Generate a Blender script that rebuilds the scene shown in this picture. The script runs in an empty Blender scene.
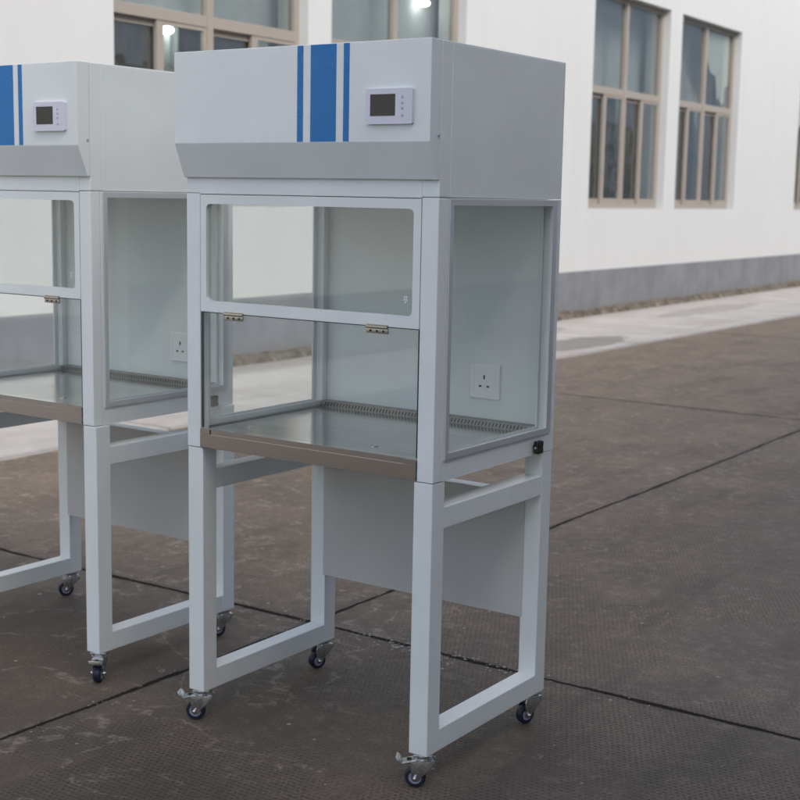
import bpy, bmesh, math, random
from mathutils import Vector, Matrix, noise
random.seed(7)
PI = math.pi
scene = bpy.context.scene
COL = scene.collection

# ------------------------------------------------------------------ materials
def new_mat(name):
    m = bpy.data.materials.new(name); m.use_nodes = True
    nt = m.node_tree
    for n in list(nt.nodes): nt.nodes.remove(n)
    out = nt.nodes.new('ShaderNodeOutputMaterial')
    return m, nt, out

class NT:
    """small helper round a node tree"""
    def __init__(s, nt): s.nt = nt
    def n(s, t, **kw):
        nd = s.nt.nodes.new(t)
        for k, v in kw.items(): setattr(nd, k, v)
        return nd
    def l(s, a, b): s.nt.links.new(a, b)
    def val(s, sock, v):
        if isinstance(v, bpy.types.NodeSocket): s.l(v, sock)
        else: sock.default_value = v
    def math(s, op, a, b=None, c=None, clamp=False):
        nd = s.n('ShaderNodeMath', operation=op); nd.use_clamp = clamp
        s.val(nd.inputs[0], a)
        if b is not None: s.val(nd.inputs[1], b)
        if c is not None: s.val(nd.inputs[2], c)
        return nd.outputs[0]
    def noise(s, vec, scale, detail=4, rough=.55, dist=0):
        nd = s.n('ShaderNodeTexNoise')
        s.l(vec, nd.inputs['Vector']); nd.inputs['Scale'].default_value = scale
        nd.inputs['Detail'].default_value = detail; nd.inputs['Roughness'].default_value = rough
        nd.inputs['Distortion'].default_value = dist
        return nd.outputs['Fac']
    def ramp(s, f, a, b, lo=0., hi=1.):
        nd = s.n('ShaderNodeMapRange'); nd.interpolation_type = 'SMOOTHSTEP'
        s.val(nd.inputs[0], f)
        nd.inputs[1].default_value = a; nd.inputs[2].default_value = b
        nd.inputs[3].default_value = lo; nd.inputs[4].default_value = hi
        return nd.outputs[0]
    def mix(s, f, a, b, mode='MIX'):
        nd = s.n('ShaderNodeMix', data_type='RGBA', blend_type=mode)
        s.val(nd.inputs[0], f)
        for i, v in ((6, a), (7, b)):
            if isinstance(v, tuple): v = (*v, 1) if len(v) == 3 else v
            s.val(nd.inputs[i], v)
        return nd.outputs[2]
    def bsdf(s, out, color, rough=.5, metal=0, spec=.5, bump=None, bstr=.3, bdist=.002):
        b = s.n('ShaderNodeBsdfPrincipled')
        if isinstance(color, tuple): color = (*color, 1) if len(color) == 3 else color
        s.val(b.inputs['Base Color'], color); s.val(b.inputs['Roughness'], rough)
        b.inputs['Metallic'].default_value = metal
        b.inputs['Specular IOR Level'].default_value = spec
        if bump is not None:
            bp = s.n('ShaderNodeBump'); bp.inputs['Strength'].default_value = bstr
            bp.inputs['Distance'].default_value = bdist
            s.l(bump, bp.inputs['Height']); s.l(bp.outputs[0], b.inputs['Normal'])
        s.l(b.outputs[0], out.inputs['Surface'])
        return b

def obj_coord(t):
    return t.n('ShaderNodeTexCoord').outputs['Object']
def geo_pos(t):
    return t.n('ShaderNodeNewGeometry').outputs['Position']

def paint(name, col, rough=.38, var=.04, orange=True, spec=.45):
    m, nt, out = new_mat(name); t = NT(nt); v = obj_coord(t)
    n1 = t.noise(v, 3.5, 5, .6)
    c = t.mix(t.ramp(n1, .3, .75), tuple(x * (1 - var) for x in col), tuple(min(1, x * (1 + var)) for x in col))
    # faint fingerprints / dust specks
    n3 = t.noise(v, 38, 4, .7)
    c = t.mix(t.ramp(n3, .66, .8, 0, .12), c, tuple(x * .72 for x in col))
    n2 = t.noise(v, 900, 2, .5)
    t.bsdf(out, c, t.ramp(t.noise(v, 14, 5, .7), .3, .75, rough - .07, rough + .1), 0, spec, n2, .06 if orange else .02, .0006)
    return m

def metal(name, col, rough, brushed=None, metallic=1.):
    m, nt, out = new_mat(name); t = NT(nt); v = obj_coord(t)
    mp = t.n('ShaderNodeMapping'); t.l(v, mp.inputs['Vector'])
    mp.inputs['Scale'].default_value = brushed or (40, 40, 40)
    nz = t.noise(mp.outputs[0], 1, 4, .7)
    big = t.noise(v, 6, 4, .6)
    c = t.mix(t.ramp(big, .3, .75), tuple(x * .86 for x in col), col)
    t.bsdf(out, c, t.ramp(nz, .25, .8, rough * .7, rough * 1.35), metallic, .5, nz, .05, .0008)
    return m

def simple(name, col, rough=.5, spec=.5, metallic=0, nscale=60, var=.12):
    m, nt, out = new_mat(name); t = NT(nt); v = obj_coord(t)
    c = t.mix(t.noise(v, nscale, 4, .6), tuple(x * (1 - var) for x in col), tuple(min(1, x * (1 + var)) for x in col))
    t.bsdf(out, c, rough, metallic, spec)
    return m

def glass(name, tint, f0=.04, wave=0., gloss=(1, 1, 1), dust=0.):
    """thin tinted pane: tinted transmission + mirror reflection growing with angle"""
    m, nt, out = new_mat(name); t = NT(nt)
    g = t.n('ShaderNodeNewGeometry')
    dt = t.n('ShaderNodeVectorMath', operation='DOT_PRODUCT')
    t.l(g.outputs['Incoming'], dt.inputs[0]); t.l(g.outputs['Normal'], dt.inputs[1])
    c = t.math('ABSOLUTE', dt.outputs['Value'])
    f = t.math('POWER', t.math('SUBTRACT', 1., c), 5.)
    f = t.math('ADD', t.math('MULTIPLY', f, 1 - f0), f0, clamp=True)
    tr = t.n('ShaderNodeBsdfTransparent'); tr.inputs[0].default_value = (*tint, 1)
    gl = t.n('ShaderNodeBsdfGlossy'); gl.inputs['Roughness'].default_value = .015
    gl.inputs['Color'].default_value = (*gloss, 1)
    if wave:
        v = obj_coord(t)
        bp = t.n('ShaderNodeBump'); bp.inputs['Strength'].default_value = wave; bp.inputs['Distance'].default_value = .02
        t.l(t.noise(v, 2.2, 2, .5, .6), bp.inputs['Height']); t.l(bp.outputs[0], gl.inputs['Normal'])
    mx = t.n('ShaderNodeMixShader'); t.l(f, mx.inputs[0])
    t.l(tr.outputs[0], mx.inputs[1]); t.l(gl.outputs[0], mx.inputs[2])
    last = mx.outputs[0]
    if dust:
        v = obj_coord(t)
        df = t.n('ShaderNodeBsdfDiffuse'); df.inputs[0].default_value = (.5, .52, .52, 1)
        mx2 = t.n('ShaderNodeMixShader')
        t.l(t.ramp(t.noise(v, 7, 6, .7), .35, .8, dust * .4, dust * 1.6), mx2.inputs[0])
        t.l(last, mx2.inputs[1]); t.l(df.outputs[0], mx2.inputs[2]); last = mx2.outputs[0]
    t.l(last, out.inputs['Surface'])
    return m

def emission(name, col, s):
    m, nt, out = new_mat(name); t = NT(nt)
    e = t.n('ShaderNodeEmission'); e.inputs[0].default_value = (*col, 1); e.inputs[1].default_value = s
    t.l(e.outputs[0], out.inputs['Surface']); return m

M = {}
M['paint'] = paint('white_powder_coat', (.775, .812, .800))
M['paint_in'] = paint('white_liner', (.80, .84, .82), .45)
M['blue'] = paint('blue_film', (.003, .165, .46), .3, .03, False)
M['device'] = paint('white_plastic', (.70, .70, .79), .4, .015, False)
M['screen'] = simple('dark_display', (.030, .031, .026), .18, .5)
M['mark'] = simple('grey_print', (.38, .38, .46), .5)
M['alu'] = simple('anodised_aluminium', (.70, .71, .72), .40, .5, .55, 3, .02)
M['steel'] = metal('brushed_stainless', (.72, .715, .70), .2, (3, 60, 60))
M['ventsteel'] = metal('dull_stainless', (.36, .355, .34), .42, (30, 30, 30))
M['slot'] = simple('shaded_slot', (.06, .06, .058), .8)
M['kick'] = paint('shaded_warm_grey', (.54, .535, .52), .5)  # greyer sheet, its colour also darkened for the shade under the body
M['apron'] = simple('stainless_edge', (.46, .43, .405), .27, .5, 1., 2, .03)
M['chrome'] = metal('zinc_plated_steel', (.68, .69, .70), .30)
M['brass'] = metal('nickel_hinge', (.50, .47, .41), .35)
M['black'] = simple('black_plastic', (.012, .012, .013), .4)
M['hole'] = simple('dark_hole', (.02, .02, .02), .8)
M['tyre'] = simple('navy_black_rubber', (.010, .014, .036), .45)
M['hub'] = simple('lilac_grey_hub', (.36, .36, .45), .45)
M['tip'] = simple('pale_pedal_cap', (.55, .53, .46), .5)
M['edge'] = simple('dark_pane_edge', (.06, .07, .08), .3)
M['socket'] = simple('white_socket', (.86, .86, .85), .35, var=.02)
M['glass2'] = glass('upper_sash_glass', (.925, .945, .94), .05, 0, dust=.012)
M['glass'] = glass('cabinet_glass', (.978, .989, .986), .042, 0, dust=.008)

# building
def wall_mat():
    m, nt, out = new_mat('white_render'); t = NT(nt); v = obj_coord(t)
    mp = t.n('ShaderNodeMapping'); t.l(v, mp.inputs['Vector']); mp.inputs['Scale'].default_value = (2.2, 2.2, .25)
    st = t.noise(mp.outputs[0], 1.6, 6, .65)
    c = t.mix(t.ramp(st, .42, .8, 0, .45), (.60, .62, .62), (.545, .555, .55))
    b = t.noise(v, .7, 5, .6)
    c = t.mix(t.ramp(b, .4, .7, 0, .5), c, (.58, .597, .597))
    sp = t.n('ShaderNodeSeparateXYZ'); t.l(v, sp.inputs[0])
    low = t.ramp(t.math('ADD', sp.outputs[2], t.math('MULTIPLY', t.noise(v, 3, 5, .7), .5)), .6, 1.15, .35, 0)
    c = t.mix(low, c, (.62, .60, .58))
    sc = t.noise(v, 11, 6, .8)
    c = t.mix(t.ramp(sc, .69, .76, 0, .25), c, (.5, .48, .46))
    t.bsdf(out, c, .85, 0, .2, t.noise(v, 60, 6, .7), .25, .004)
    return m
M['wall'] = wall_mat()
def plinth_mat():
    m, nt, out = new_mat('grey_plinth_render'); t = NT(nt); v = obj_coord(t)
    mp = t.n('ShaderNodeMapping'); t.l(v, mp.inputs['Vector']); mp.inputs['Scale'].default_value = (3, 3, .5)
    st = t.noise(mp.outputs[0], 1.8, 7, .7)
    c = t.mix(t.ramp(t.math('ADD', t.math('MULTIPLY', st, .35), t.math('MULTIPLY', t.noise(v, 1.7, 6, .65), .65)), .35, .66), (.18, .187, .205), (.24, .248, .268))
    sp = t.n('ShaderNodeSeparateXYZ'); t.l(v, sp.inputs[0])
    low = t.ramp(t.math('ADD', sp.outputs[2], t.math('MULTIPLY', t.noise(v, 5, 6, .75), .3)), .12, .36, .75, 0)
    c = t.mix(low, c, (.20, .175, .15))
    c = t.mix(t.ramp(t.noise(v, 7, 6, .8), .68, .74, 0, .5), c, (.36, .36, .37))
    t.bsdf(out, c, .85, 0, .2, t.noise(v, 45, 6, .7), .3, .004)
    return m
M['plinth'] = plinth_mat()
def rubble_mat():
    m, nt, out = new_mat('dirty_footing_concrete'); t = NT(nt); v = obj_coord(t)
    c = t.mix(t.ramp(t.noise(v, 9, 7, .75), .35, .66), (.075, .062, .048), (.19, .165, .135))
    c = t.mix(t.ramp(t.noise(v, 4, 5, .7), .6, .68, 0, .8), c, (.45, .43, .40))
    t.bsdf(out, c, .95, 0, .1, t.noise(v, 22, 6, .75), .45, .010)
    return m
M['footing'] = rubble_mat()
M['wframe'] = simple('taupe_aluminium', (.33, .30, .265), .42, .4, 0, 3, .06)
M['wglass'] = glass('window_glass', (.84, .87, .865), .17, .10, (.92, .95, .95), .04)
M['blind'] = simple('pale_grey_blind', (.60, .62, .63), .8, .2, 0, 2.5, .12)
M['sky_glare'] = simple('white_sky_reflection', (.82, .81, .77), .8, .2, 0, 4, .06)  # white that imitates bright sky mirrored in one window pane
M['curtain'] = simple('pale_teal_curtain', (.46, .52, .51), .85, .2, 0, 3, .1)
M['screenmesh'] = simple('dark_insect_screen', (.045, .045, .045), .8, .2)
M['room'] = simple('grey_interior_paint', (.58, .62, .61), .8, .2, 0, .6, .25)
M['roomfloor'] = simple('interior_floor_paint', (.12, .16, .15), .6)
M['roof'] = simple('roof_felt', (.2, .2, .2), .9)
M['lamp'] = emission('lit_lamp', (1., .98, .93), 9.)
M['lampshade'] = simple('white_lamp_shade', (.7, .7, .7), .5)

# ------------------------------------------------------------------ mesh helpers
class MB:
    def __init__(s): s.bm = bmesh.new()
    def box(s, a, b, bev=0., rot=None, seg=2):
        """axis aligned box from corner a to b, optional bevel"""
        t = bmesh.new()
        r = bmesh.ops.create_cube(t, size=1)
        c = [(a[i] + b[i]) / 2 for i in range(3)]; d = [abs(b[i] - a[i]) for i in range(3)]
        for v in t.verts: v.co = Vector((v.co.x * d[0] + c[0], v.co.y * d[1] + c[1], v.co.z * d[2] + c[2]))
        if bev: bmesh.ops.bevel(t, geom=list(t.edges), offset=bev, segments=seg, profile=.5, affect='EDGES')
        if rot is not None: bmesh.ops.transform(t, matrix=rot, verts=t.verts)
        s.merge(t); return s
    def merge(s, t):
        me = bpy.data.meshes.new('tmp'); t.to_mesh(me); t.free()
        s.bm.from_mesh(me); bpy.data.meshes.remove(me)
    def cyl(s, p, q, r, r2=None, n=24, bev=0.):
        p, q = Vector(p), Vector(q); d = q - p
        t = bmesh.new()
        bmesh.ops.create_cone(t, cap_ends=True, segments=n, radius1=r, radius2=r if r2 is None else r2, depth=d.length)
        if bev:
            es = [e for e in t.edges if abs(e.verts[0].co.z - e.verts[1].co.z) < 1e-7]
            bmesh.ops.bevel(t, geom=es, offset=bev, segments=2, profile=.5, affect='EDGES')
        M4 = Matrix.Translation((p + q) / 2) @ d.to_track_quat('Z', 'Y').to_matrix().to_4x4()
        bmesh.ops.transform(t, matrix=M4, verts=t.verts)
        s.merge(t); return s
    def sphere(s, c, r, sc=(1, 1, 1), n=16):
        t = bmesh.new(); bmesh.ops.create_uvsphere(t, u_segments=n, v_segments=n // 2, radius=r)
        for v in t.verts: v.co = Vector((v.co.x * sc[0], v.co.y * sc[1], v.co.z * sc[2])) + Vector(c)
        s.merge(t); return s
    def prism(s, prof, axis, a, b, bev=0.):
        """polygon (2-d points in the other two axes, cyclic order) extruded along axis from a to b"""
        t = bmesh.new()
        def mk(u, v, w):
            return {'x': (w, u, v), 'y': (u, w, v), 'z': (u, v, w)}[axis]
        A = [t.verts.new(mk(u, v, a)) for u, v in prof]; B = [t.verts.new(mk(u, v, b)) for u, v in prof]
        t.faces.new(A); t.faces.new(B[::-1]); n = len(prof)
        for i in range(n): t.faces.new((A[i], B[i], B[(i + 1) % n], A[(i + 1) % n]))
        bmesh.ops.recalc_face_normals(t, faces=t.faces)
        if bev: bmesh.ops.bevel(t, geom=list(t.edges), offset=bev, segments=2, profile=.5, affect='EDGES')
        s.merge(t); return s
    def ring(s, outer, inner, axis, a, b):
        """plate with a hole: outer and inner loops of equal point count, extruded along axis"""
        t = bmesh.new(); n = len(outer)
        def mk(u, v, w):
            return {'x': (w, u, v), 'y': (u, w, v), 'z': (u, v, w)}[axis]
        L = [[t.verts.new(mk(u, v, w)) for u, v in lp] for w in (a, b) for lp in (outer, inner)]
        oa, ia, ob, ib = L
        for i in range(n):
            j = (i + 1) % n
            for q in ((oa[i], oa[j], ia[j], ia[i]), (ob[j], ob[i], ib[i], ib[j]), (oa[j], oa[i], ob[i], ob[j]), (ia[i], ia[j], ib[j], ib[i])):
                t.faces.new(q)
        bmesh.ops.recalc_face_normals(t, faces=t.faces)
        s.merge(t); return s
    def build(s, name, m, parent=None, smooth=False, loc=None):
        me = bpy.data.meshes.new(name); 
        if smooth:
            for f in s.bm.faces: f.smooth = True
        s.bm.to_mesh(me); s.bm.free(); me.materials.append(m)
        if smooth:
            try: me.set_sharp_from_angle(angle=math.radians(35))
            except Exception: pass
        o = bpy.data.objects.new(name, me); COL.objects.link(o)
        if parent: o.parent = parent
        if loc: o.location = loc
        return o

def rect(u0, v0, u1, v1): return [(u0, v0), (u1, v0), (u1, v1), (u0, v1)]
def rrect(u0, v0, u1, v1, r, k=6):
    P = []
    for cx, cy, a0 in ((u0 + r, v0 + r, PI), (u1 - r, v0 + r, 1.5 * PI), (u1 - r, v1 - r, 0), (u0 + r, v1 - r, .5 * PI)):
        for i in range(k + 1):
            a = a0 + i / k * PI / 2; P.append((cx + r * math.cos(a), cy + r * math.sin(a)))
    return P

def tag(o, label=None, cat=None, group=None, kind=None):
    for k, v in (('label', label), ('category', cat), ('group', group), ('kind', kind)):
        if v: o[k] = v
    return o
def empty(name, loc, rz=0.):
    o = bpy.data.objects.new(name, None); COL.objects.link(o); o.empty_display_size = .1
    o.location = loc; o.rotation_euler = (0, 0, rz); return o

# ------------------------------------------------------------------ cabinet
W, D, P = .6993, .5257, .0476
Z0, ZB, ZV, ZH, ZT = .080, .6842, .3151 + 1, 1.3907, 1.5934
HA, HB = .0387, .008

def make_caster(root, name, x, y, ang, brake=True):
    """swivel caster, local +X = the way the wheel trails"""
    f = MB()
    f.box((-.021, -.021, Z0 - .0035), (.021, .021, Z0 - .0008), .0008)         # top plate
    f.cyl((0, 0, Z0 - .011), (0, 0, Z0 - .0036), .0205, .0235, n=32, bev=.0015)       # raceway
    f.cyl((0, 0, Z0 - .0145), (0, 0, Z0 - .011), .0225, n=32, bev=.001)
    wx, wz, r, hw = .017, .0238, .0238, .0098
    prof = [(-.027, Z0 - .0130), (.023, Z0 - .0145), (.0275, Z0 - .026), (.0250, wz - .002), (.020, wz - .0085), (.012, wz - .0085), (.004, wz + .001), (-.020, Z0 - .030), (-.026, Z0 - .022)]
    for s in (-1, 1):
        a, b = sorted((s * (hw + .0022), s * (hw + .0046)))
        f.prism(prof, 'y', a, b, .0006)
    f.box((-.025, -hw - .0046, Z0 - .0165), (.022, hw + .0046, Z0 - .0142), .0008)
    f.cyl((wx, -hw - .0095, wz), (wx, hw + .0095, wz), .0045, n=14, bev=.001)
    for s in (-1, 1): f.sphere((wx, s * (hw + .0088), wz), .0048, (1, .6, 1), 12)
    fk = f.build('caster', M['chrome'], root, True)
    fk.location = (x, y, 0); fk.rotation_euler = (0, 0, ang)
    t = MB(); n = 36
    pr = [(-hw, r * .62), (-hw, r * .86), (-hw * .8, r * .96), (-hw * .35, r), (hw * .35, r), (hw * .8, r * .96), (hw, r * .86), (hw, r * .62)]
    def lathe(pr):
        vs = [[t.bm.verts.new((wx + q * math.cos(2 * PI * i / n), p, wz + q * math.sin(2 * PI * i / n))) for p, q in pr] for i in range(n)]
        for i in range(n):
            for j in range(len(pr)):
                k = (j + 1) % len(pr)
                t.bm.faces.new((vs[i][j], vs[i][k], vs[(i + 1) % n][k], vs[(i + 1) % n][j]))
        bmesh.ops.recalc_face_normals(t.bm, faces=t.bm.faces)
    lathe(pr); t.build('tyre', M['tyre'], fk, True)
    t = MB(); lathe([(-hw * .82, .0048), (-hw * .95, r * .30), (-hw * .7, r * .42), (-hw * .95, r * .615), (hw * .95, r * .615), (hw * .7, r * .42), (hw * .95, r * .30), (hw * .82, .0048)])
    t.build('hub', M['hub'], fk, True)
    if brake:
        b = MB()
        b.prism([(.010, Z0 - .0165), (.024, Z0 - .0165), (.047, Z0 - .0225), (.0475, Z0 - .0255), (.024, Z0 - .0195), (.010, Z0 - .0195)], 'y', -.0155, .0155, .0008)
        b.prism([(.0475, Z0 - .0225), (.0540, Z0 - .0125), (.0555, Z0 - .0135), (.048, Z0 - .0255)], 'y', -.0155, .0155, .0004)
        pd = b.build('brake_pedal', M['chrome'], fk, True)
        c = MB(); c.prism([(.0520, Z0 - .0175), (.0575, Z0 - .0095), (.0605, Z0 - .0105), (.0560, Z0 - .0190)], 'y', -.0145, .0145, .0008)
        b = MB(); b.cyl((.031, 0, Z0 - .0215), (.031, 0, Z0 - .0165), .0058, n=18); b.build('pedal_hole', M['hole'], fk)
        o = c.build('pedal_cap', M['tip'], fk, True)
    return fk

def make_cabinet():
    root = empty('laminar_flow_cabinet', (0, 0, 0))
    p = M['paint']; bv = .0018
    # --- stand
    def leg(x0, y0): MB().box((x0, y0, Z0), (x0 + P, y0 + P, ZB - .0015), bv).build('leg', p, root)
    for x0 in (.0008, W - P - .0008):
        leg(x0, .0008); leg(x0, D - P - .0008)
        MB().box((x0 + .0004, P + .0006, .5787), (x0 + P - .0004, D - P - .0006, .6267), bv).build('upper_rail', p, root)
        MB().box((x0 + .0004, P + .0006, Z0 + .0003), (x0 + P - .0004, D - P - .0006, Z0 + .0498), bv).build('lower_rail', p, root)
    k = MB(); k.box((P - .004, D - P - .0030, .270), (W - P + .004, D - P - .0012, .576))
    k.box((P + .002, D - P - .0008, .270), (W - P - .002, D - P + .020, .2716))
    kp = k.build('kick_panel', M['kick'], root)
    MB().box((P + .002, D - P - .0030, .5764), (W - P - .002, D - P + .036, .5784), .0006).build('panel_flange', p, kp)
    for x, y, a, br in ((.024, .024, PI + .50, True), (W - .024, .024, PI + .50, True), (.024, D - .024, PI + 1.22, False), (W - .024, D - .024, PI + 1.22, False)):
        make_caster(root, 'caster', x, y, a, br)
    # --- upper housing
    h = MB(); h.box((0, .0012, ZV - .035), (W, D, ZT), bv)
    # pressed seam ribs on the side sheets
    h.build('housing', p, root)
    for x in (-.0006, W - .0006):
        MB().box((x, .0405, ZV - .0345), (x + .0012, D - .004, ZT - .004), .0004).build('side_sheet', p, root)
    hp = MB(); hp.prism([(-HA, ZT), (-HA, ZH), (-HB, ZV), (-.0002, ZV), (-.0002, ZT)], 'x', 0, W, .0014)
    hood = hp.build('hood', p, root)
    for a, b in ((.3585, .3745), (.3945, .4625), (.4815, .4965)):
        MB().box((a, -HA - .0006, ZH + .0012), (b, -HA + .0002, ZT - .0016)).build('blue_stripe', M['blue'], hood)
    for x, s in ((W, 1), (0, -1)):
        b = MB(); b.cyl((x - s * .001, -.008, 1.404), (x + s * .0022, -.008, 1.404), .0032, n=16, bev=.0008)
        b.build('bolt', M['chrome'], hood, True)
    # controller
    c = MB(); y0 = -HA - .0002
    c.ring(rrect(.545, 1.4255, .660, 1.4965, .004), rrect(.5555, 1.4415, .6185, 1.4855, .0015), 'y', y0 - .0075, y0)
    c.box((.551, y0 - .0055, 1.436), (.623, y0 - .001, 1.491))
    dev = c.build('control_panel', M['device'], root)
    MB().box((.5560, y0 - .0064, 1.4420), (.6180, y0 - .0053, 1.4850)).build('display', M['screen'], dev)
    zc = y0 - .0075
    for z, kind in ((1.479, 'up'), (1.4675, 'up'), (1.456, 'sq'), (1.441, 'dn')):
        b = MB()
        if kind == 'sq': b.ring(rect(.6335, z - .0026, .6385, z + .0026), rect(.6350, z - .0012, .6370, z + .0012), 'y', zc - .0006, zc + .0003)
        else:
            s = 1 if kind == 'up' else -1
            b.ring([(.636, z + s * .003), (.6325, z - s * .0026), (.6395, z - s * .0026)], [(.636, z + s * .0012), (.6345, z - s * .0013), (.6375, z - s * .0013)], 'y', zc - .0006, zc + .0003)
        b.build('button', M['mark'], dev)
    # --- body: posts, side panels, back
    TH = .024
    for x0, x1 in ((0, .0415), (W - .0415, W)):
        MB().box((x0, 0, ZB), (x1, .030, ZV - .0365), bv).build('front_post', p, root)
    MB().box((.0422, .0004, 1.2785), (W - .0422, .020, ZV - .0005)).build('header', p, root)
    yo0, yo1, zo0, zo1 = .0445, .4935, .7365, 1.2705
    for x0, sg in ((0, -1), (W - TH, 1)):
        s = MB()
        s.ring(rect(.0305, ZB, D, ZV - .0365), rect(yo0, zo0, yo1, zo1), 'x', x0, x0 + TH)
        sp = s.build('side_panel', p, root)
        # aluminium trim each face, and the pane between
        f = MB()
        xa = x0 + TH if sg > 0 else x0
        o = rect(.0375, .7300, .5005, 1.2770); i = rect(.0505, .7430, .4800, 1.2640)
        f.ring(o, i, 'x', xa + sg * .0003, xa + sg * .0050)
        xb = x0 if sg > 0 else x0 + TH
        f.ring(rect(.0375, .7300, .5005, 1.2770), rect(.0505, .7430, .4850, 1.2640), 'x', xb - sg * .0003, xb - sg * .0040)
        fr = f.build('window_frame', M['alu'], root)
        xm = xa - sg * .012
        MB().box((xm - .0025, yo0 + .0005, zo0 + .0005), (xm + .0025, yo1 - .0005, zo1 - .0005)).build('glass_pane', M['glass'], fr)
    MB().box((TH + .0005, D - .016, ZB), (W - TH - .0005, D, ZV - .0365), .0006).build('back_panel', M['paint_in'], root)
    # ceiling diffuser of the chamber, base pan
    MB().box((TH + .0005, .022, ZV - .044), (W - TH - .0005, D - .0165, ZV - .0355)).build('filter_diffuser', M['paint_in'], root)
    MB().box((TH + .0005, .0305, ZB + .0005), (W - TH - .0005, D - .0165, ZB + .012)).build('base_pan', p, root)
    # --- upper sash
    s = MB(); s.ring(_match(rrect(.0435, 1.0075, W - .0435, 1.2765, .0008), 28), _match(rrect(.0605, 1.0325, .6375, 1.2555, .012), 28), 'y', .0002, .016)
    us = s.build('upper_sash', p, root)
    MB().box((.0570, .0070, 1.0290), (.6410, .0120, 1.2590)).build('glass_pane', M['glass2'], us)
    e = MB()
    for (ax, az) in ((.612, 1.0705), (.6175, 1.0705), (.612, 1.0645), (.6175, 1.0645), (.6145, 1.059)):
        e.box((ax, .0062, az), (ax + .0036, .0069, az + .0036))
    e.build('glass_mark', M['socket'], us)
    # --- lower sash: frameless hinged pane
    ls = MB().box((.0455, .0030, .7330), (W - .0455, .0080, 1.0050)).build('lower_sash', M['glass'], root)
    for x in (.0438, W - .0455): MB().box((x, .0020, .7330), (x + .0016, .0090, 1.0050)).build('edge_strip', M['edge'], ls)
    MB().box((.0456, .0024, 1.0051), (W - .0456, .0086, 1.0069)).build('edge_strip', M['edge'], ls)
    for x in (.118, .522):
        b = MB(); b.box((x, -.0016, .9915), (x + .056, .0019, 1.0030), .0005); b.cyl((x, -.0022, 1.0050), (x + .056, -.0022, 1.0050), .0032, n=14)
        b.box((x, -.0016, 1.0078), (x + .056, -.0001, 1.0108), .0003)
        hg = b.build('hinge', M['brass'], root, True)
        sc = MB()
        for k in range(3): sc.cyl((x + .011 + k * .017, -.0030, .9968), (x + .011 + k * .017, -.0015, .9968), .0024, n=10)
        sc.build('screw', M['hole'], hg)
    # --- stainless work tray
    t = MB()
    t.box((TH + .006, .0095, .7245), (W - TH - .006, .478, .7270), .0006)
    t.box((.0420, .0095, .6990), (.0440, .0290, .7245)); t.box((W - .0440, .0095, .6990), (W - .0420, .0290, .7245))
    tray = t.build('work_tray', M['steel'], root)
    vt = MB(); vt.box((TH + .006, .4785, .7245), (W - TH - .006, .4800, .7420)); vt.box((TH + .006, .4802, .7405), (W - TH - .006, D - .0165, .7420))
    vt.build('vent_strip', M['ventsteel'], tray)
    a = MB()
    a.box((.0425, -.0030, .6862), (W - .0425, -.0008, .7190), .0004)
    a.box((.0425, -.0030, .7192), (.0730, -.0008, .7312), .0004); a.box((W - .0730, -.0030, .7192), (W - .0425, -.0008, .7312), .0004)
    a.box((.0740, -.0006, .7165), (W - .0740, .0012, .7312), .0003)
    a.box((.0425, -.0008, .7300), (W - .0425, .0024, .7314), .0003)
    a.box((.0425, -.0006, .6862), (W - .0425, .0285, .6880), .0004)
    a.build('front_lip', M['apron'], tray)
    s = MB(); n = 62
    for k in range(n):
        x = .040 + (W - .085) * k / n
        s.prism([(x, .7295), (x + .0028, .7295), (x + .0072, .7392), (x + .0044, .7392)], 'y', .4778, .4784)
    s.build('vent_slots', M['slot'], tray)
    for x, y in ((.105, .105), (.481, .091)):
        b = MB(); b.ring([(x + .010 * math.cos(i * PI / 10), y + .010 * math.sin(i * PI / 10)) for i in range(20)], [(x + .0075 * math.cos(i * PI / 10), y + .0075 * math.sin(i * PI / 10)) for i in range(20)], 'z', .7271, .7284)
        b.cyl((x, y, .7271), (x, y, .7277), .007)
        b.build('plug', M['chrome'], tray, True)
    # --- socket on the back wall (British pattern, three slots)
    px, pz, s = .4736, .7915, .086; yb = D - .0162
    so = MB(); so.box((px, yb - .0085, pz), (px + s, yb, pz + s), .003)
    so.ring(rrect(px + .014, pz + .014, px + s - .014, pz + s - .014, .003), rrect(px + .0155, pz + .0155, px + s - .0155, pz + s - .0155, .003), 'y', yb - .0092, yb - .0084)
    sk = so.build('power_socket', M['socket'], root)
    ho = MB(); cx, cz = px + s / 2, pz + s / 2
    ho.box((cx - .0022, yb - .0089, cz + .006), (cx + .0022, yb - .0083, cz + .016))
    for q in (-1, 1): ho.box((cx + q * .011 - .0035, yb - .0089, cz - .014), (cx + q * .011 + .0035, yb - .0083, cz - .0095))
    ho.build('socket_slots', M['hole'], sk)
    # --- lobed knob on the right flank
    kb = MB(); ky, kz = .434, .7035
    kb.cyl((W - .001, ky, kz), (W + .006, ky, kz), .0065, n=18)
    pts = []
    for i in range(48):
        a = 2 * PI * i / 48; rr = .0138 + .0026 * math.cos(4 * a + PI); pts.append((ky + rr * math.cos(a), kz + rr * 1.18 * math.sin(a)))
    kb.prism(pts, 'x', W + .005, W + .018, .0012)
    kn = kb.build('knob', M['black'], root)
    MB().cyl((W + .011, ky - .0145, kz), (W + .011, ky - .0120, kz), .0030, n=16).build('knob_cap', M['chrome'], kn, True)
    MB().cyl((W - .0006, ky + .004, ZB + .0035), (W + .003, ky + .004, ZB + .0035), .0024, n=12).build('screw', M['black'], root)
    return root

def _match(lp, n):
    return lp if len(lp) == n else lp

def children(o): return [c for c in bpy.data.objects if c.parent == o]
def copy_tree(o, parent=None):
    kids = children(o)
    c = o.copy(); COL.objects.link(c); c.parent = parent
    for k in kids: copy_tree(k, c)
    return c

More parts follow.
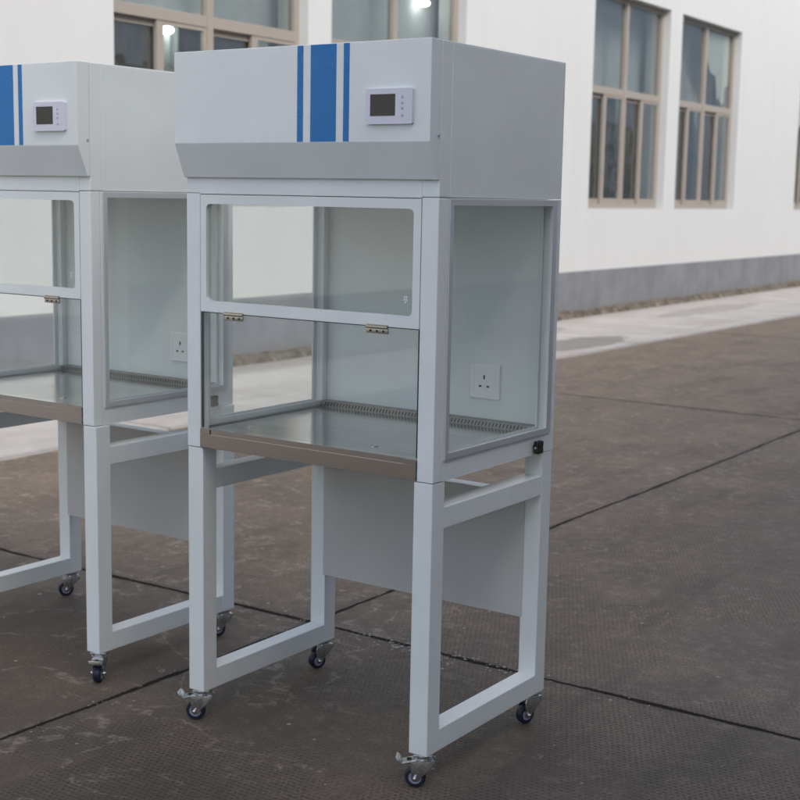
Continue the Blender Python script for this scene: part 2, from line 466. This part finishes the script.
cab = make_cabinet()
G = 'white flow cabinets standing on the concrete yard'
tag(cab, 'whole white glass-fronted cabinet on a castored stand, with blue stripes and a small display', 'lab cabinet', G)
cab2 = copy_tree(cab)
cab2.location = (-1.0545, .046, 0); cab2.rotation_euler = (0, 0, math.radians(-.5))
tag(cab2, 'partly hidden white cabinet standing behind and left of the nearer blue-striped one', 'lab cabinet', G)
bpy.context.view_layer.update()
for c in children(cab2):
    if c.name.startswith('caster'):
        front = c.location.y < .2
        c.rotation_euler.z = -1.02 if front else PI + 1.0
    elif not c.name.startswith(('leg', 'upper_rail', 'lower_rail', 'kick_panel')):
        c.location.x -= .008                     # this body sits a little askew on its stand

# ------------------------------------------------------------------ ground
JX, JY = -.255, .785      # joints between the cast slabs (x = JX and y = JY)
def ground_mat():
    m, nt, out = new_mat('stamped_old_concrete'); t = NT(nt); v = geo_pos(t)
    sp = t.n('ShaderNodeSeparateXYZ'); t.l(v, sp.inputs[0]); X, Y = sp.outputs[0], sp.outputs[1]
    big = t.noise(v, .55, 6, .6); med = t.noise(v, 2.6, 7, .68, .4); fine = t.noise(v, 19, 7, .75); grit = t.noise(v, 130, 6, .8)
    c = t.mix(t.ramp(med, .3, .72), (.105, .079, .056), (.300, .234, .172))
    c = t.mix(t.ramp(big, .35, .68, 0, .65), c, (.205, .160, .119))
    c = t.mix(t.ramp(fine, .44, .72, 0, .7), c, (.36, .28, .205))
    c = t.mix(t.ramp(grit, .38, .62, .72, 0), c, (.060, .046, .035))
    # streaks left by sweeping / tyres running along the yard
    mp = t.n('ShaderNodeMapping'); t.l(v, mp.inputs['Vector']); mp.inputs['Scale'].default_value = (3., .7, 1); mp.inputs['Rotation'].default_value = (0, 0, .5)
    stk = t.noise(mp.outputs[0], 1.7, 6, .7, .5)
    c = t.mix(t.ramp(stk, .48, .7, 0, .5), c, (.062, .048, .037))
    # sheen fading towards the camera, painted as a patchy darkening of the near ground
    slab = t.ramp(t.math('ADD', Y, t.math('MULTIPLY', t.math('SUBTRACT', med, .5), .5)), .25, 1.15, 1, 0)  # mask of the painted dimming, gradual towards the camera
    dim_patches = t.ramp(t.noise(v, .9, 6, .62, .5), .42, .62)
    c = t.mix(t.math('MULTIPLY', slab, t.math('MULTIPLY_ADD', dim_patches, .32, .42)), c, (.043, .033, .024))
    # stamped dimples: staggered grid, worn away in patches
    sx, sy = .0150, .0140
    wob = t.noise(v, 6, 3, .5)
    Xw = t.math('ADD', X, t.math('MULTIPLY', t.math('SUBTRACT', wob, .5), .009))
    Yw = t.math('ADD', Y, t.math('MULTIPLY', t.math('SUBTRACT', t.noise(v, 4.3, 3, .5), .5), .009))
    row = t.math('DIVIDE', Yw, sy); rf = t.math('FLOOR', row)
    fy = t.math('SUBTRACT', t.math('SUBTRACT', row, rf), .5)
    col = t.math('ADD', t.math('DIVIDE', Xw, sx), t.math('MULTIPLY', t.math('MODULO', t.math('ABSOLUTE', rf), 2.), .5))
    fx = t.math('SUBTRACT', t.math('SUBTRACT', col, t.math('FLOOR', col)), .5)
    dd = t.math('ADD', t.math('POWER', t.math('MULTIPLY', fx, 1.0), 2.), t.math('POWER', t.math('MULTIPLY', fy, 1.35), 2.))
    dot = t.ramp(t.math('ADD', t.math('SQRT', dd), t.math('MULTIPLY', t.math('SUBTRACT', grit, .5), .45)), .14, .42, 1, 0)
    wear = t.noise(v, 1.15, 5, .62, .3)
    # worn smooth round the near-left corner, well kept to the right
    bias = t.math('MULTIPLY', t.ramp(X, -.9, .55, -.13, .06), 1.)
    keep = t.math('MULTIPLY', t.ramp(t.math('ADD', wear, bias), .42, .56), t.ramp(fine, .70, .52))
    dot = t.math('MULTIPLY', dot, keep)
    c = t.mix(t.math('MULTIPLY', dot, .78), c, (.034, .026, .020))
    # pale scuffs and flakes
    fl = t.noise(v, 7.5, 9, .80, .25)
    flm = t.math('MULTIPLY', t.ramp(fl, .60, .65), t.ramp(t.noise(v, 1.7, 4, .6), .42, .60))
    c = t.mix(t.math('MULTIPLY', flm, .55), c, (.42, .36, .29))
    crk = t.n('ShaderNodeTexNoise'); t.l(v, crk.inputs['Vector']); crk.inputs['Scale'].default_value = 3.1; crk.inputs['Detail'].default_value = 6; crk.inputs['Distortion'].default_value = .35
    edge = t.ramp(t.math('ABSOLUTE', t.math('SUBTRACT', crk.outputs['Fac'], .5)), 0., .016, 1, 0)
    edge = t.math('MULTIPLY', edge, t.math('MULTIPLY', t.ramp(X, -.1, .55, 1., .05), t.ramp(fine, .42, .58)))
    c = t.mix(t.math('MULTIPLY', edge, .42), c, (.40, .345, .28))
    # small white chips
    vo = t.n('ShaderNodeTexVoronoi'); t.l(v, vo.inputs['Vector']); vo.inputs['Scale'].default_value = 9.; vo.inputs['Randomness'].default_value = 1
    chip = t.ramp(t.math('ADD', vo.outputs['Distance'], t.math('MULTIPLY', fine, .16)), .115, .135, 1, 0)
    c = t.mix(t.math('MULTIPLY', chip, .75), c, (.42, .39, .35))
    # a few faded yellow paint specks on one line
    u = t.math('ADD', t.math('MULTIPLY', X, .62), t.math('MULTIPLY', Y, -.785))   # across the line
    lim = t.math('MULTIPLY', t.ramp(t.math('ABSOLUTE', t.math('ADD', u, .83)), .03, .11, 1, 0), t.math('MULTIPLY', t.ramp(X, .38, .5), t.ramp(X, 1.0, .75)))
    ys = t.math('MULTIPLY', t.ramp(t.noise(v, 55, 4, .7), .57, .64), lim)
    c = t.mix(t.math('MULTIPLY', ys, .8), c, (.36, .27, .13))
    # one short hairline crack
    ca, cb = (.382, 1.512), (.488, 1.582); L = math.hypot(cb[0] - ca[0], cb[1] - ca[1]); ux, uy = (cb[0] - ca[0]) / L, (cb[1] - ca[1]) / L
    dx, dy = t.math('SUBTRACT', X, ca[0]), t.math('SUBTRACT', Y, ca[1])
    al = t.math('ADD', t.math('MULTIPLY', dx, ux), t.math('MULTIPLY', dy, uy)); ac = t.math('SUBTRACT', t.math('MULTIPLY', dy, ux), t.math('MULTIPLY', dx, uy))
    ac = t.math('ABSOLUTE', t.math('ADD', ac, t.math('MULTIPLY', t.math('SUBTRACT', fine, .5), .012)))
    hair = t.math('MULTIPLY', t.ramp(ac, .001, .0045, 1, 0), t.math('MULTIPLY', t.ramp(al, 0, .02), t.ramp(al, L, L - .03)))
    c = t.mix(t.math('MULTIPLY', hair, .8), c, (.03, .024, .02))
    # joints: dark broken grooves
    def joint(coord, at, period, wdt, amp=.010):
        w = t.math('ADD', t.math('MULTIPLY', t.math('SUBTRACT', t.noise(v, 5.5, 6, .7), .5), amp * 2), t.math('MULTIPLY', t.math('SUBTRACT', t.noise(v, 34, 5, .75), .5), .016))
        w2 = t.math('MULTIPLY', t.math('SUBTRACT', t.noise(v, .35, 2, .5), .5), .09)
        d = t.math('ADD', t.math('ADD', t.math('SUBTRACT', coord, at), w), w2)
        d = t.math('ABSOLUTE', t.math('SUBTRACT', d, t.math('MULTIPLY', t.math('ROUND', t.math('DIVIDE', d, period)), period)))
        wid = t.math('MULTIPLY', t.ramp(t.noise(v, 4., 5, .7), .3, .75, .35, 1.), wdt)
        core = t.math('SUBTRACT', 1., t.math('SMOOTH_MIN', t.math('DIVIDE', d, wid), 1., .35), clamp=True)
        core = t.ramp(core, .02, .5)
        rim = t.ramp(t.math('ADD', d, t.math('MULTIPLY', t.math('SUBTRACT', fine, .5), .07)), .0, .05, 1, 0)
        return core, rim
    c1, r1 = joint(Y, JY, 4.9, .0185); c2, r2 = joint(X, JX, 4.6, .0150)
    core = t.math('MAXIMUM', c1, c2); rim = t.math('MAXIMUM', r1, r2)
    c = t.mix(t.math('MULTIPLY', rim, .30), c, (.060, .050, .043))
    c = t.mix(t.math('MULTIPLY', t.math('MULTIPLY', rim, t.ramp(fine, .56, .62)), .6), c, (.26, .235, .21))
    c = t.mix(t.math('MULTIPLY', core, .96), c, (.013, .010, .008))
    # bump
    hgt = t.math('ADD', t.math('MULTIPLY', dot, -.55), t.math('MULTIPLY', fine, .7))
    hgt = t.math('ADD', hgt, t.math('MULTIPLY', grit, .35))
    hgt = t.math('ADD', hgt, t.math('MULTIPLY', med, .9))
    hgt = t.math('ADD', hgt, t.math('MULTIPLY', flm, .25))
    hgt = t.math('ADD', hgt, t.math('MULTIPLY', core, -4.))
    t.bsdf(out, c, t.ramp(med, .3, .75, .60, .82), 0, .26, hgt, .85, .0045)
    b = [n for n in nt.nodes if n.type == 'BSDF_PRINCIPLED'][0]
    t.l(t.math('MULTIPLY_ADD', core, -.26, .26), b.inputs['Specular IOR Level'])
    b.inputs['Sheen Weight'].default_value = .10; b.inputs['Sheen Roughness'].default_value = .45; b.inputs['Sheen Tint'].default_value = (.9, .80, .70, 1)
    return m
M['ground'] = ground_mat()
def pave_mat():
    m, nt, out = new_mat('pale_concrete_apron'); t = NT(nt); v = geo_pos(t)
    sp = t.n('ShaderNodeSeparateXYZ'); t.l(v, sp.inputs[0]); X, Y = sp.outputs[0], sp.outputs[1]
    med = t.noise(v, 1.6, 7, .65, .3); fine = t.noise(v, 14, 7, .75)
    c = t.mix(t.ramp(med, .3, .7), (.38, .355, .325), (.48, .46, .43))
    c = t.mix(t.ramp(fine, .45, .75, 0, .4), c, (.36, .33, .30))
    mp = t.n('ShaderNodeMapping'); t.l(v, mp.inputs['Vector']); mp.inputs['Scale'].default_value = (2.4, .5, 1)
    c = t.mix(t.ramp(t.noise(mp.outputs[0], 1.1, 6, .7), .52, .68, 0, .55), c, (.33, .30, .27))
    # dried puddle stains
    def stain(cx, cy, rx, ry, s):
        a = t.math('POWER', t.math('DIVIDE', t.math('SUBTRACT', X, cx), rx), 2.); b = t.math('POWER', t.math('DIVIDE', t.math('SUBTRACT', Y, cy), ry), 2.)
        d = t.math('ADD', t.math('SQRT', t.math('ADD', a, b)), t.math('MULTIPLY', t.math('SUBTRACT', t.noise(v, 2.4, 6, .65), .5), .9))
        return t.ramp(d, .86, .98, s, 0)
    for a in ((-3.38, 8.55, .30, .95, .85), (-4.2, 8.6, .33, 1.3, .4), (-4.0, 13.2, .25, 1.6, .4), (-4.35, 5.4, .25, .9, .35)):
        c = t.mix(stain(*a), c, (.205, .19, .175))
    # transverse joints, edge dirt
    d = t.math('ADD', Y, t.math('MULTIPLY', t.noise(v, 5, 4, .6), .02))
    d = t.math('ABSOLUTE', t.math('SUBTRACT', t.math('MULTIPLY', t.math('ROUND', t.math('DIVIDE', d, 3.)), 3.), d))
    c = t.mix(t.ramp(d, .006, .016, .7, 0), c, (.12, .10, .09))
    ed = t.ramp(t.math('ADD', X, t.math('MULTIPLY', fine, .12)), -2.98, -2.88, 0, .55)
    c = t.mix(ed, c, (.2, .175, .15))
    bk = t.ramp(t.math('ADD', X, t.math('MULTIPLY', Y, .022)), -4.42, -4.1, .55, 0)
    c = t.mix(t.math('MULTIPLY', bk, t.ramp(med, .35, .6)), c, (.21, .18, .15))
    t.bsdf(out, c, .85, 0, .25, t.math('ADD', fine, t.math('MULTIPLY', med, 1.5)), .5, .004)
    return m
M['pave'] = pave_mat()

g = MB(); s = 150
vs = [g.bm.verts.new(q) for q in ((-s, -s, 0), (s, -s, 0), (s, s, 0), (-s, s, 0))]; g.bm.faces.new(vs)
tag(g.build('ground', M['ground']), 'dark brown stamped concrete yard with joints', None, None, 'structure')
# pale apron along the wall: thin slab with a slightly ragged edge
pv = MB(); ys = [-9 + i * .12 for i in range(460)]
def ex(y): return -2.955 + .022 * 0 + .018 * (noise.noise(Vector((0, y * .9, 0)))) + .010 * noise.noise(Vector((5, y * 6, 0)))
top = [(pv.bm.verts.new((-4.48 - .022 * y, y, .012)), pv.bm.verts.new((ex(y) - .012, y, .012)), pv.bm.verts.new((ex(y), y, .001))) for y in ys]
for i in range(len(ys) - 1):
    a, b = top[i], top[i + 1]
    pv.bm.faces.new((a[0], a[1], b[1], b[0])); pv.bm.faces.new((a[1], a[2], b[2], b[1]))
bmesh.ops.recalc_face_normals(pv.bm, faces=pv.bm.faces)
tag(pv.build('pavement', M['pave']), 'pale concrete apron along the white wall', None, None, 'structure')

# crumbs of broken concrete lying along the joints
cr = MB(); rc = random.Random(3)
def jx(y): return JX
mchip = simple('pale_concrete_crumb', (.36, .33, .29), .9, .2, 0, 30, .4)
def chip(x, y, r):
    t = bmesh.new(); bmesh.ops.create_icosphere(t, subdivisions=1, radius=r)
    sq = (rc.uniform(.7, 1.5), rc.uniform(.7, 1.5), rc.uniform(.3, .7)); a = rc.uniform(0, PI)
    for v in t.verts:
        q = Vector((v.co.x * sq[0], v.co.y * sq[1], v.co.z * sq[2])) * rc.uniform(.8, 1.2)
        v.co = Vector((q.x * math.cos(a) - q.y * math.sin(a) + x, q.x * math.sin(a) + q.y * math.cos(a) + y, q.z + r * .2))
    cr.merge(t)
for k in range(150):
    x = rc.gauss(.17, .30); chip(x, JY + rc.gauss(0, .022), rc.choice((.0018, .0025, .003, .0045)))
for k in range(26): chip(rc.gauss(.20, .05), JY - abs(rc.gauss(.0, .05)), rc.uniform(.003, .009))
for k in range(60): chip(rc.uniform(-.8, 1.6), rc.uniform(-.5, 2.4), rc.uniform(.0012, .003))
for k in range(40): chip(JX + rc.gauss(0, .02), rc.uniform(-.6, 3), rc.uniform(.0015, .003))
tag(cr.build('concrete_crumbs', mchip), 'pale crumbs of broken concrete along the slab joints', 'crumbs', None, 'stuff')

# ------------------------------------------------------------------ buildings
# local frame: +X out of the wall, Y along the wall, Z up
SILL, HEAD, TR0, TR1 = 1.185, 3.535, 2.445, 2.525
def make_window(root, y0, y1, rec, interior=True, sky_pane=False):
    w = MB(); xf, xb = -rec, -rec - .06
    fw = .055
    w.ring(rect(y0 + .002, SILL + .002, y1 - .002, HEAD - .002), rect(y0 + fw, SILL + fw, y1 - fw, HEAD - fw), 'x', xb, xf)
    ym = (y0 + y1) / 2
    w.box((xb + .001, ym - .032, SILL + fw), (xf + .008, ym + .032, HEAD - fw), .003)
    for a, b in ((y0 + fw, ym - .032), (ym + .032, y1 - fw)):
        w.box((xb + .002, a, TR0), (xf + .004, b, TR1), .003)
        m = (a + b) / 2 + .0
        # sliding sashes: the half nearer the street end sits one track further in
        w.ring(rect(m - .035, SILL + fw, b, TR0), rect(m + .035, SILL + fw + .06, b - .03, TR0 - .028), 'x', xf - .030, xf - .002)
        w.ring(rect(a, SILL + fw, m + .03, TR0), rect(a + .03, SILL + fw + .055, m - .02, TR0 - .045), 'x', xf - .058, xf - .034)
    fr = w.build('window', M['wframe'], root)
    g_ = MB()
    for a, b in ((y0 + fw, ym - .032), (ym + .032, y1 - fw)):
        m = (a + b) / 2
        g_.box((xf - .035, a, TR1), (xf - .030, b, HEAD - fw))
        g_.box((xf - .018, m + .034, SILL + fw + .058), (xf - .013, b - .028, TR0 - .026))
        g_.box((xf - .050, a + .028, SILL + fw + .053), (xf - .045, m - .018, TR0 - .026))
    g_.build('glass_pane', M['wglass'], fr)
    b_ = MB(); s_ = MB()
    b_.box((-.425, y0 - .13, TR0 + .05), (-.420, y1 + .13, HEAD + .3))
    for a, b in ((y0 + fw, ym - .032), (ym + .032, y1 - fw)):
        m = (a + b) / 2
        s_.box((xb - .006, a + .006, SILL + fw + .03), (xb - .003, m - .002, TR0 - .02))
    if interior:
        b_.build('blind', M['blind'], fr)
        s_.build('insect_screen', M['screenmesh'], fr)
        for a, b in ((y0 + fw, ym - .032), (ym + .032, y1 - fw)):
            m = (a + b) / 2; cu = MB(); n = 40; ya, yb = m - .05, b + .06; rows = []
            for i in range(n + 1):
                y = ya + (yb - ya) * i / n; x = -.40 + .022 * math.sin(i * 1.05) + .012 * math.sin(i * .37 + a)
                rows.append([cu.bm.verts.new((x + q, y, z)) for q, z in ((0, SILL - .1), (0, TR0 + .02), (-.004, TR0 + .02), (-.004, SILL - .1))])
            for i in range(n):
                for k in range(4): cu.bm.faces.new((rows[i][k], rows[i][(k + 1) % 4], rows[i + 1][(k + 1) % 4], rows[i + 1][k]))
            bmesh.ops.recalc_face_normals(cu.bm, faces=cu.bm.faces)
            cu.build('curtain', M['curtain'], fr, True)
    else:
        b_.bm.free(); s_.bm.free()
    if sky_pane:  # added white shape imitating a bright reflection in the upper pane
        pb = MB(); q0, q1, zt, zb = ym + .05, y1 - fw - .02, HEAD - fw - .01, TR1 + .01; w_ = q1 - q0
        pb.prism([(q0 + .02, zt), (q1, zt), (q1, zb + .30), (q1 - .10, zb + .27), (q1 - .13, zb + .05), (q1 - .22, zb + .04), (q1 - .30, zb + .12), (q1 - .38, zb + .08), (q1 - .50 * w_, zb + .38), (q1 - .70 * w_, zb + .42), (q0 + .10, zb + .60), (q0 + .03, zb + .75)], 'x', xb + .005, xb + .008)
        pb.build('sky_reflection_sheet', M['sky_glare'], fr)
    return fr

def make_building(name, loc, rz, opens, y0, y1, H, depth, rec=.09, interior=True, name_room=True):
    root = empty(name, loc, rz)
    # wall as a grid of pieces butted end to end around the openings, one mesh
    w = MB(); th = .30
    zs = .505
    cuts = [y0] + [c for o in opens for c in o] + [y1]
    prevb = y0
    # bottom band and top band run the full length, piers between
    bm = w.bm
    ycs = sorted(set(cuts)); zcs = [zs, SILL, HEAD, H]
    def inside(ya, yb, za, zb):
        return za >= SILL - 1e-6 and zb <= HEAD + 1e-6 and any(a - 1e-6 <= ya and yb <= b + 1e-6 for a, b in opens)
    vid = {}
    def V(x, y, z):
        k = (round(x, 5), round(y, 5), round(z, 5))
        if k not in vid: vid[k] = bm.verts.new((x, y, z))
        return vid[k]
    for i in range(len(ycs) - 1):
        for j in range(3):
            a, b, c, d = ycs[i], ycs[i + 1], zcs[j], zcs[j + 1]
            if inside(a, b, c, d): continue
            bm.faces.new((V(0, a, c), V(0, b, c), V(0, b, d), V(0, a, d)))
            bm.faces.new((V(-th, a, c), V(-th, a, d), V(-th, b, d), V(-th, b, c)))
    for a, b in opens:
        for q in (((a, SILL), (b, SILL)), ((b, SILL), (b, HEAD)), ((b, HEAD), (a, HEAD)), ((a, HEAD), (a, SILL))):
            (ya, za), (yb, zb) = q
            bm.faces.new((V(0, ya, za), V(-th, ya, za), V(-th, yb, zb), V(0, yb, zb)))
    for q in (((y0, zs), (y1, zs)), ((y1, zs), (y1, H)), ((y1, H), (y0, H)), ((y0, H), (y0, zs))):
        (ya, za), (yb, zb) = q
        bm.faces.new((V(0, ya, za), V(0, yb, zb), V(-th, yb, zb), V(-th, ya, za)))
    # gable ends and rear wall
    w.box((-depth, y0, 0), (-th - .002, y0 + .25, H)); w.box((-depth, y1 - .25, 0), (-th - .002, y1, H)); w.box((-depth - .25, y0, 0), (-depth - .002, y1, H))
    bmesh.ops.recalc_face_normals(bm, faces=bm.faces)
    w.build('wall', M['wall'], root)
    # plinth stands 2 cm behind nothing: 12 mm proud of the render
    p_ = MB(); p_.box((-th, y0, .03), (.012, y1, zs - .002), .004); p_.build('plinth', M['plinth'], root)
    # rough footing
    f = MB(); n = int((y1 - y0) / .09); rr = random.Random(11)
    rows = []
    for i in range(n + 1):
        y = y0 + (y1 - y0) * i / n
        d = .075 + .022 * noise.noise(Vector((1, y * 1.3, 0))) + .012 * noise.noise(Vector((2, y * 7, 0)))
        h = .072 + .018 * noise.noise(Vector((3, y * 1.1, 0))) + .012 * noise.noise(Vector((4, y * 8, 0)))
        rows.append([f.bm.verts.new(q) for q in ((.011, y, h + .012), (d * .62, y, h), (d, y, h * .45), (d + .02, y, 0))])
    for i in range(n):
        for k in range(3): f.bm.faces.new((rows[i][k], rows[i][k + 1], rows[i + 1][k + 1], rows[i + 1][k]))
    bmesh.ops.recalc_face_normals(f.bm, faces=f.bm.faces)
    f.build('footing', M['footing'], root)
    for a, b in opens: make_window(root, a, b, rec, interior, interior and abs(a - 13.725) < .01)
    r = MB(); r.box((-depth - .3, y0 - .05, H + .002), (.06, y1 + .05, H + .16), .01); r.build('roof', M['roof'], root)
    rm = MB(); rm.box((-depth + .002, y0 + .26, .02), (-th - .01, y1 - .26, .06)); rm.build('interior_floor', M['roomfloor'], root)
    rm = MB(); rm.box((-depth + .002, y0 + .26, 4.0), (-th - .01, y1 - .26, 4.1)); rm.box((-depth + .004, y0 + .26, .062), (-depth + .1, y1 - .26, 3.99))
    rm.build('interior_lining', M['room'], root)
    if interior:
        for a, b in opens: MB().box((-th - .75, a - .1, .062), (-th - .68, b + .1, 1.62), .005).build('low_partition', M['room'], root)
    return root

opens = [(4.13, 6.215), (6.52, 8.60), (11.28, 13.36), (13.725, 15.81), (18.43, 20.51), (20.87, 22.95)]
bld = make_building('factory_building', (-4.4517, 0, 0), math.atan(.022), opens, -8, 42, 7.5, 9)
tag(bld, 'white rendered factory building with grey plinth and taupe framed windows behind the cabinets', 'building')
op2 = [(-24.0 + k * 7.15 + q, -24.0 + k * 7.15 + q + 2.08) for k in range(-2, 4) for q in (0, 2.39)]
OPP_H = 8.0
bld2 = make_building('factory_building', (5.6, 0, 0), PI - .0, op2, -46, 9, OPP_H, 9, .09, False)
tag(bld2, 'pale factory building on the other side of the yard, mirrored in the cabinet glass', 'building')

# lit lamps inside the factory
def lamp(u, z, label):
    x, y = -4.4517 - .022 * u - .335, u
    r = empty('hanging_lamp', (x, y, z))
    MB().sphere((0, 0, 0), .050, (1.1, 1.1, .62), 20).build('bulb', M['lamp'], r, True)
    s = MB(); s.cyl((0, 0, .021), (0, 0, .05), .040, .012, n=24); s.cyl((0, 0, .05), (0, 0, 3.99 - z), .003, n=10); s.build('shade', M['lampshade'], r, True)
    tag(r, label, 'lamp', 'lit lamps inside the factory')
lamp(4.975, 2.425, 'small lit lamp behind the lower window pane, above the partly hidden left cabinet')
lamp(8.384, 3.028, 'small lit lamp behind the upper window pane, above the right end of the striped hood')

# ------------------------------------------------------------------ light, sky, camera
wld = bpy.data.worlds.new('World'); scene.world = wld; wld.use_nodes = True
nt = wld.node_tree
for n in list(nt.nodes): nt.nodes.remove(n)
SUN_EL, SUN_AZ = math.radians(44), math.radians(112)     # azimuth clockwise from +Y
sky = nt.nodes.new('ShaderNodeTexSky'); sky.sky_type = 'NISHITA'; sky.sun_disc = False
sky.sun_elevation = SUN_EL; sky.sun_rotation = SUN_AZ; sky.air_density = 1.0; sky.dust_density = 3.6; sky.ozone_density = .35
bg = nt.nodes.new('ShaderNodeBackground'); bg.inputs[1].default_value = .135
ow = nt.nodes.new('ShaderNodeOutputWorld')
nt.links.new(sky.outputs[0], bg.inputs[0]); nt.links.new(bg.outputs[0], ow.inputs[0])
sl = bpy.data.lights.new('sun', 'SUN'); sl.energy = .5; sl.angle = math.radians(14); sl.color = (.88, .965, 1.)
so = bpy.data.objects.new('sun', sl); COL.objects.link(so)
d = Vector((math.sin(SUN_AZ) * math.cos(SUN_EL), math.cos(SUN_AZ) * math.cos(SUN_EL), math.sin(SUN_EL)))
so.rotation_euler = d.to_track_quat('Z', 'Y').to_euler()

cd = bpy.data.cameras.new('camera'); co = bpy.data.objects.new('camera', cd); COL.objects.link(co)
cx, cy, cz, yaw, pitch, roll, fpx = 2.2432, -2.3719, 1.2812, .6025, -.1472, .0185, 1375.19
fw = Vector((-math.sin(yaw) * math.cos(pitch), math.cos(yaw) * math.cos(pitch), math.sin(pitch)))
rt = Vector((math.cos(yaw), math.sin(yaw), 0)); up = rt.cross(fw)
c_, s_ = math.cos(roll), math.sin(roll)
R_ = c_ * rt + s_ * up; U_ = -s_ * rt + c_ * up
co.matrix_world = Matrix(((R_.x, U_.x, -fw.x, cx), (R_.y, U_.y, -fw.y, cy), (R_.z, U_.z, -fw.z, cz), (0, 0, 0, 1)))
cd.sensor_width = 36; cd.sensor_height = 36; cd.sensor_fit = 'HORIZONTAL'; cd.lens = 36 * fpx / 800
cd.clip_start = .05; cd.clip_end = 500
cd.dof.use_dof = True; cd.dof.focus_distance = 3.0; cd.dof.aperture_fstop = 7.1
scene.camera = co
scene.view_settings.view_transform = 'Standard'; scene.view_settings.look = 'None'
scene.view_settings.exposure = 1.14; scene.view_settings.gamma = 1.; scene.view_settings.use_curve_mapping = False
scene.cycles.max_bounces = 12; scene.cycles.transparent_max_bounces = 24
scene.cycles.use_denoising = True
